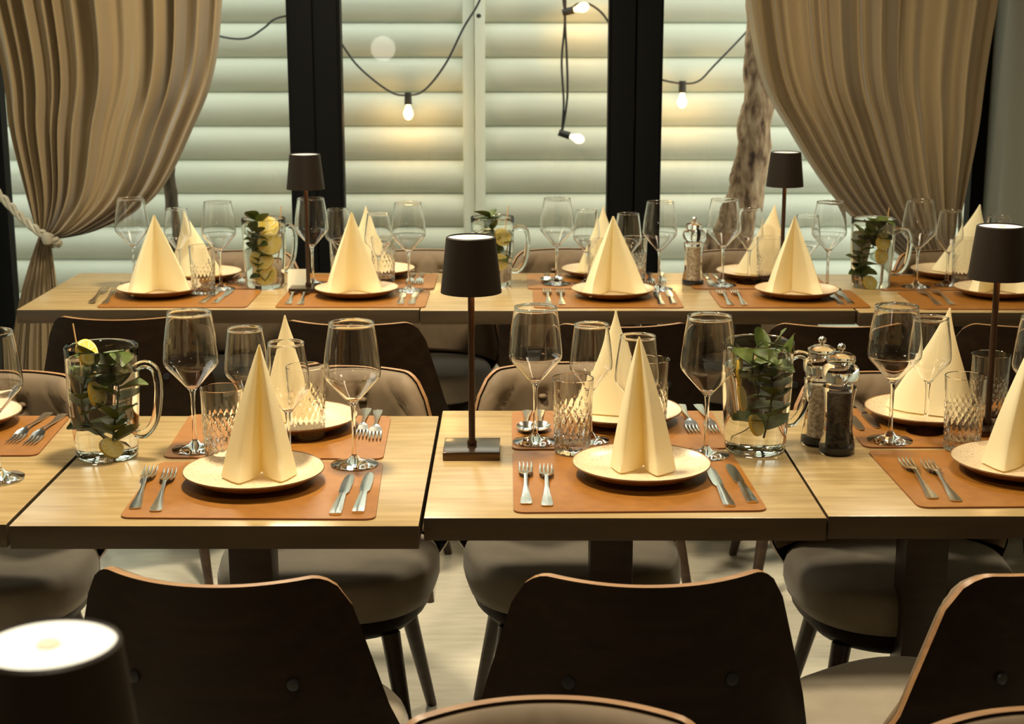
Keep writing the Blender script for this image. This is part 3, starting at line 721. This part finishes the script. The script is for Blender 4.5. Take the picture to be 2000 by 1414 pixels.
def lemon_slice(loc, rot, r, label, half=False):
    mb = MB(); n = 36
    mb.lathe([(0, -.003), (r * .86, -.003), (r * .86, .003), (0, .003)], n, 0)
    mb.lathe([(r * .86, -.0031), (r * .94, -.0031), (r * .94, .0031), (r * .86, .0031)], n, 1); mb.lathe([(r * .94, -.0031), (r, -.0022), (r, .0022), (r * .94, .0031)], n, 2)
    for k in range(9):
        a = 2 * PI * k / 9; ca, sa = math.cos(a), math.sin(a); q = .0009; e = r * .84
        for z in (-.0033, .0033):
            v = [(ca * .002 - sa * q, sa * .002 + ca * q, z), (ca * .002 + sa * q, sa * .002 - ca * q, z), (ca * e + sa * q, sa * e - ca * q, z), (ca * e - sa * q, sa * e + ca * q, z)]
            mb.add(v, [(0, 1, 2, 3) if z < 0 else (3, 2, 1, 0)], 1)
    o = mb.build('lemon_slice', ['lemon', 'pith', 'rind'], None, 40, loc); o.rotation_euler = rot
    return tag(o, label, 'lemon slice', 'lemon slices in the jugs')
def stick(loc, a, b, label):
    t = MB().tube([a, b], .0018, 6).build('wooden_skewer', 'stick', None, 60, loc); return tag(t, label, 'skewer', 'wooden skewers in the jugs')
def jug(px, py, rz, lb, spr, lem, stk=None, name=''):
    p = on(px, py); o = (p.x, p.y, Z + .0005); JG.put(o, rz, lb, 'jug', 'glass jugs with mint and lemon')
    for i, (pts, nl, L, sd) in enumerate(spr): sprig(o, [Vector(q) for q in pts], nl, L, sd, '%s mint sprig in the %s' % (('fuller', 'shorter', 'small')[i], name))
    for i, (l, r_, rad) in enumerate(lem): lemon_slice((o[0] + l[0], o[1] + l[1], o[2] + l[2]), r_, rad, '%s lemon slice in the %s' % (('topmost', 'middle', 'lowest', 'rear')[i], name))
    if stk: stick(o, stk[0], stk[1], 'thin wooden skewer sticking out of the ' + name)
jug(210, 890, D(-12), 'clear glass jug of mint water left of the middle lamp',
    [([(.010, -.01, .02), (.018, -.012, .08), (.026, -.01, .14), (.018, -.015, .195)], 17, .058, 1), ([(.0, .01, .03), (-.028, -.02, .10), (-.022, -.02, .16), (.0, -.01, .205)], 11, .055, 2)],
    [((-.024, -.015, .212), (1.2, .3, .9), .026), ((-.004, -.030, .135), (1.2, .9, 1.0), .026), ((.012, -.02, .025), (1.0, .3, .8), .022)], ((-.028, -.005, .06), (-.058, .02, .262)), 'jug left of the middle lamp')
jug(1474, 878, D(18), 'clear glass jug of mint water beside the pepper mills',
    [([(.012, 0, .03), (.02, -.01, .10), (.020, -.01, .15), (.015, -.01, .18)], 18, .055, 5), ([(.0, -.01, .12), (-.012, -.015, .19), (.005, -.02, .222), (.050, -.03, .216)], 7, .055, 9)],
    [((-.036, -.02, .165), (1.3, .9, 1.0), .026), ((-.030, -.028, .115), (1.3, .8, .9), .026), ((-.004, -.025, .06), (1.2, .5, .8), .022)], ((-.03, -.0, .08), (-.055, .01, .262)), 'jug beside the pepper mills')
jug(519, 560, D(40), 'clear glass jug full of lemon on the window table at left',
    [([(-.012, -.02, .10), (-.018, -.045, .15), (-.014, -.04, .19), (-.02, -.02, .228)], 14, .05, 8), ([(.01, -.03, .02), (-.01, -.048, .05), (-.012, -.048, .09), (.0, -.045, .12)], 7, .04, 18)],
    [((.018, -.02, .195), (1.4, .3, 0), .034), ((.022, -.03, .145), (1.4, .2, .2), .036), ((-.004, -.032, .095), (1.45, 0, 0), .034), ((.006, -.03, .045), (1.4, -.2, 0), .034)], ((.03, .0, .08), (.058, .01, .26)), 'lemon jug on the window table at left')
jug(962, 556, D(-10), 'clear glass mint jug on the window table, half hidden by the middle lamp',
    [([(.0, 0, .05), (.01, -.02, .12), (.0, -.02, .19), (-.01, -.02, .225)], 18, .052, 9)],
    [((.03, -.03, .16), (1.4, .3, .6), .028), ((.02, -.03, .08), (1.4, .2, .6), .028)], ((.03, 0, .08), (.052, .01, .255)), 'jug behind the middle lamp')
jug(1700, 560, D(-20), 'clear glass mint jug on the window table below the right curtain',
    [([(-.02, 0, .02), (-.035, -.02, .08), (-.03, -.02, .16), (.0, -.02, .21)], 22, .052, 10), ([(.0, 0, .13), (.01, -.02, .18), (.015, -.02, .215)], 9, .05, 12)],
    [((.02, -.03, .15), (1.4, .3, .6), .026), ((.018, -.025, .105), (1.4, .2, .8), .026), ((-.01, -.03, .02), (1.2, .2, .4), .024)], ((.03, 0, .08), (.05, .01, .255)), 'jug below the right curtain')

# ------------------------------------------------------------------ mills
def mill(fill):
    def fn():
        t = empty('spice_mill')
        MB().lathe([(0, 0), (.033, 0), (.035, .004), (.035, .018), (.032, .030), (.0285, .05), (.0275, .075), (.028, .10), (.031, .122), (.033, .130), (.033, .136), (.026, .141), (.026, .145), (.034, .151), (.0375, .163), (.035, .175), (.025, .183), (.029, .189), (.028, .197), (.017, .2035), (0, .204)], 48).build('clear_body', 'acrylic', t, 40)
        MB().lathe([(0, .016), (.0165, .016), (.0155, .07), (.0165, .126), (0, .126)], 32).build('filling', fill, t, 40)
        MB().lathe([(0, .204), (.004, .204), (.0045, .208), (.008, .212), (.008, .218), (.004, .222), (0, .223)], 20).build('knob', 'steel', t, 50)
        MB().lathe([(0, .004), (.024, .004), (.024, .013), (0, .0135)], 32).build('grinder', 'black', t, 40)
        return t
    return fn
Kind(mill('corn')).put(on(1634, 884), 0, 'clear mill filled with black peppercorns right of the jug', 'mill', 'clear spice mills')
Kind(mill('salt')).put(on(1597, 866), 0, 'clear salt mill just behind the peppercorn mill', 'mill', 'clear spice mills')
Kind(mill('salt')).put(on(1353, 556), 0, 'clear spice mill on the window table between post and trunk', 'mill', 'clear spice mills')

# ------------------------------------------------------------------ cutlery
def strip(mb, pts, th=.0022):                  # pts: (y along, half width, z)
    A = [[Vector((s * w_, y, z + th * (1 - .25 * abs(s)))) for s in (-1, -.5, 0, .5, 1)] for y, w_, z in pts]; B = [[Vector((s * w_, y, z)) for s in (-1, -.5, 0, .5, 1)] for y, w_, z in pts]
    return mb.slab(B, A)
def fork_proto():
    t = empty('dinner_fork')
    strip(MB(), [(-.125, .006, .001), (-.122, .0105, .001), (-.10, .0098, .001), (-.06, .0062, .002), (-.02, .0035, .005), (.03, .0032, .010)]).build('handle', 'steel', t, 60)
    mb = MB(); strip(mb, [(.028, .0032, .0098), (.038, .006, .0095), (.05, .0125, .007), (.068, .0135, .004)])
    for k in range(4):
        x = -.0112 + k * .00747; m2 = strip(MB(), [(.066, .0024, .0042), (.085, .0021, .002), (.105, .0018, .0025), (.125, .0010, .005)]); mb.add([(v[0] + x, v[1], v[2]) for v in m2.v], m2.f)
    mb.build('tines', 'steel', t, 60); return t
def knife_proto():
    t = empty('table_knife')
    strip(MB(), [(-.12, .006, .0), (-.117, .0105, .0), (-.09, .010, .0), (-.04, .0075, .001), (-.005, .006, .001)], .005).build('handle', 'steel', t, 60)
    strip(MB(), [(-.006, .005, .0018), (.01, .0095, .0018), (.06, .0105, .0018), (.10, .009, .0018), (.118, .004, .0018)], .0015).build('blade', 'steel', t, 60); return t
def spoon_proto():
    t = empty('table_spoon')
    strip(MB(), [(-.11, .006, .001), (-.107, .0105, .001), (-.07, .0075, .002), (-.02, .0035, .006), (.025, .0032, .009)]).build('handle', 'steel', t, 60)
    rows = []; rb = []
    for i in range(13):
        v = i / 12; w_ = .021 * math.sin(PI * (v * .92 + .06)) ** .7; y = .022 + .068 * v; r_ = []; q = []
        for k in range(9):
            s = -1 + k / 4; dz = -.008 * (1 - s * s) * math.sin(PI * v); r_.append(Vector((s * w_, y, .010 - .002 * v + dz))); q.append(Vector((s * w_, y, .0118 - .002 * v + dz)))
        rows.append(r_); rb.append(q)
    MB().slab(rows, rb).build('bowl', 'steel', t, 80); return t
FK, KN, SN = Kind(fork_proto), Kind(knife_proto), Kind(spoon_proto)
def cut(K, a, b, lb, cat, z=Z + MT):
    p, q = on(*a), on(*b); d = q - p; m_ = (p + q) / 2; K.put((m_.x, m_.y, z), math.atan2(-d.x, d.y), lb, cat, {'fork': 'steel forks', 'knife': 'steel knives', 'spoon': 'steel spoons'}[cat])
cut(FK, (263, 1000), (297, 918), 'outer steel fork of the ' + SET['N1'], 'fork'); cut(FK, (303, 1006), (334, 922), 'inner steel fork of the ' + SET['N1'], 'fork')
cut(FK, (1028, 994), (1026, 908), 'outer steel fork of the ' + SET['N2'], 'fork'); cut(FK, (1069, 999), (1066, 910), 'inner steel fork of the ' + SET['N2'], 'fork')
cut(FK, (1826, 984), (1762, 898), 'outer steel fork of the ' + SET['N3'], 'fork'); cut(FK, (1873, 990), (1805, 902), 'inner steel fork of the ' + SET['N3'], 'fork')
cut(KN, (656, 1006), (684, 936), 'inner steel knife of the ' + SET['N1'], 'knife'); cut(KN, (700, 1003), (722, 932), 'outer steel knife of the ' + SET['N1'], 'knife')
cut(KN, (1424, 992), (1386, 920), 'inner steel knife of the ' + SET['N2'], 'knife'); cut(KN, (1468, 984), (1424, 914), 'outer steel knife of the ' + SET['N2'], 'knife')
cut(FK, (716, 806), (705, 857), 'inner steel fork of the ' + SET['B1'], 'fork'); cut(FK, (738, 808), (732, 862), 'outer steel fork of the ' + SET['B1'], 'fork')
cut(FK, (1332, 800), (1354, 846), 'inner steel fork of the ' + SET['B2'], 'fork'); cut(FK, (1366, 800), (1392, 846), 'outer steel fork of the ' + SET['B2'], 'fork')
cut(SN, (1030, 806), (1027, 858), 'outer steel spoon of the ' + SET['B2'], 'spoon'); cut(SN, (1055, 806), (1056, 856), 'inner steel spoon of the ' + SET['B2'], 'spoon')
cut(KN, (1664, 786), (1716, 842), 'inner steel knife of the ' + SET['B3'], 'knife'); cut(KN, (1640, 790), (1684, 846), 'outer steel knife of the ' + SET['B3'], 'knife')
cut(FK, (82, 822), (38, 858), 'inner steel fork of the ' + SET['B0'], 'fork'); cut(FK, (112, 824), (70, 862), 'outer steel fork of the ' + SET['B0'], 'fork')
for k, L_ in (('F1', ((178, 594, 206, 566, 0), (204, 597, 228, 568, 0), (392, 597, 432, 568, 1), (418, 597, 455, 568, 1))), ('F2', ((563, 598, 578, 569, 0), (586, 599, 600, 569, 0), (781, 599, 790, 570, 1), (803, 599, 814, 570, 1))),
              ('F3', ((1072, 598, 1068, 569, 0), (1098, 599, 1094, 569, 0), (1293, 600, 1280, 571, 1), (1316, 598, 1303, 569, 1))), ('F4', ((1428, 600, 1405, 570, 0), (1456, 600, 1432, 570, 0), (1645, 600, 1615, 571, 1), (1664, 598, 1634, 570, 1))),
              ('F5', ((1836, 600, 1794, 569, 0), (1862, 600, 1822, 569, 0)))):
    for i, (a, b, cc, d, kn) in enumerate(L_):
        cut(KN if kn else FK, (a, b), (cc, d), '%s steel %s of the %s' % (('outer', 'inner', 'inner', 'outer')[i], 'knife' if kn else 'fork', SET[k]), 'knife' if kn else 'fork')
for k, L_ in (('W1', ((480, 539, 468, 558), (462, 539, 450, 558))), ('W2', ((806, 537, 800, 558), (824, 537, 818, 558))), ('W3', ((1268, 537, 1272, 558), (1290, 537, 1294, 558)))):
    for i, (a, b, cc, d) in enumerate(L_): cut(FK, (a, b), (cc, d), '%s steel fork of the %s' % (('inner', 'outer')[i], SET[k]), 'fork')
for i, (a, b, cc, d) in enumerate(((1068, 536, 1066, 558), (1090, 536, 1088, 558))): cut(SN, (a, b), (cc, d), '%s steel spoon of the %s' % (('outer', 'inner')[i], SET['W3']), 'spoon')
for i, (a, b, cc, d) in enumerate(((1378, 540, 1392, 560), (1396, 540, 1412, 560))): cut(KN, (a, b), (cc, d), '%s steel knife of the %s' % (('outer', 'inner')[i], SET['W4']), 'knife')
# folded cream card on the window table
p = on(577, 572); t = MB().slab([[Vector((-.032, -.018, 0)), Vector((-.030, 0, .066))], [Vector((.032, -.018, 0)), Vector((.030, 0, .066))]], [[Vector((-.032, -.0165, 0)), Vector((-.030, .0012, .066))], [Vector((.032, -.0165, 0)), Vector((.030, .0012, .066))]])
t.slab([[Vector((-.032, .018, 0)), Vector((-.030, .0005, .066))], [Vector((.032, .018, 0)), Vector((.030, .0005, .066))]], [[Vector((-.032, .0195, 0)), Vector((-.030, .0017, .066))], [Vector((.032, .0195, 0)), Vector((.030, .0017, .066))]])
tag(t.build('folded_card', 'paper', None, 30, (p.x, p.y + .06, Z + .0005)), 'small blank folded cream card beside the lemon jug on the window table', 'card')

# ------------------------------------------------------------------ room lamps (out of frame; ceiling lights added to light the tables)
def downlight(x, y, e, label, size=.28, col=(1, .89, .64)):
    t = empty('unseen_ceiling_light', (x, y, ZC)); tag(t, label, 'ceiling light', 'unseen ceiling lights above the tables')
    MB().lathe([(0, -.0), (.17, -.0), (.17, -.05), (.15, -.05), (.15, -.02), (0, -.02)], 40).build('housing', 'black', t, 40)
    MB().lathe([(0, -.022), (.148, -.022), (.148, -.026), (0, -.026)], 40).build('diffuser', 'down', t, 40)
    l = bpy.data.lights.new('ceiling_lamp', 'AREA'); l.shape = 'DISK'; l.size = size; l.energy = e; l.color = col; l.spread = math.radians(150)
    lo = bpy.data.objects.new('ceiling_lamp', l); COL.objects.link(lo); lo.location = (0, 0, -.06); lo.parent = t
for x, y, e, lb in ((-.45, 3.0, 44, 'unseen round ceiling light above the left part of the middle table'), (.9, 2.75, 13, 'unseen round ceiling light above the right part of the middle table'),
                    (-.7, 4.8, 32, 'unseen round ceiling light above the left part of the window table'), (1.0, 4.6, 14, 'unseen round ceiling light above the right part of the window table'),
                    (-.2, .85, 13, 'unseen round ceiling light above the nearest table')):
    downlight(x, y, e, lb)
p = Vector((at(748, 95, 2 * YW - .9).x, .9, at(748, 95, 2 * YW - .9).z))
t = empty('globe_floor_lamp', (p.x, p.y, 0)); tag(t, 'globe floor lamp left of the camera, seen as a white reflection in the window', 'floor lamp')
MB().lathe([(0, 0), (.14, 0), (.14, .02), (.02, .03), (.012, .05), (.012, p.z - .09), (.03, p.z - .08), (0, p.z - .08)], 32).build('stand', 'black', t, 40)
MB().lathe([(.085 * math.sin(PI * k / 16), p.z - .085 * math.cos(PI * k / 16)) for k in range(17)], 32).build('globe', 'globe', t, 60)
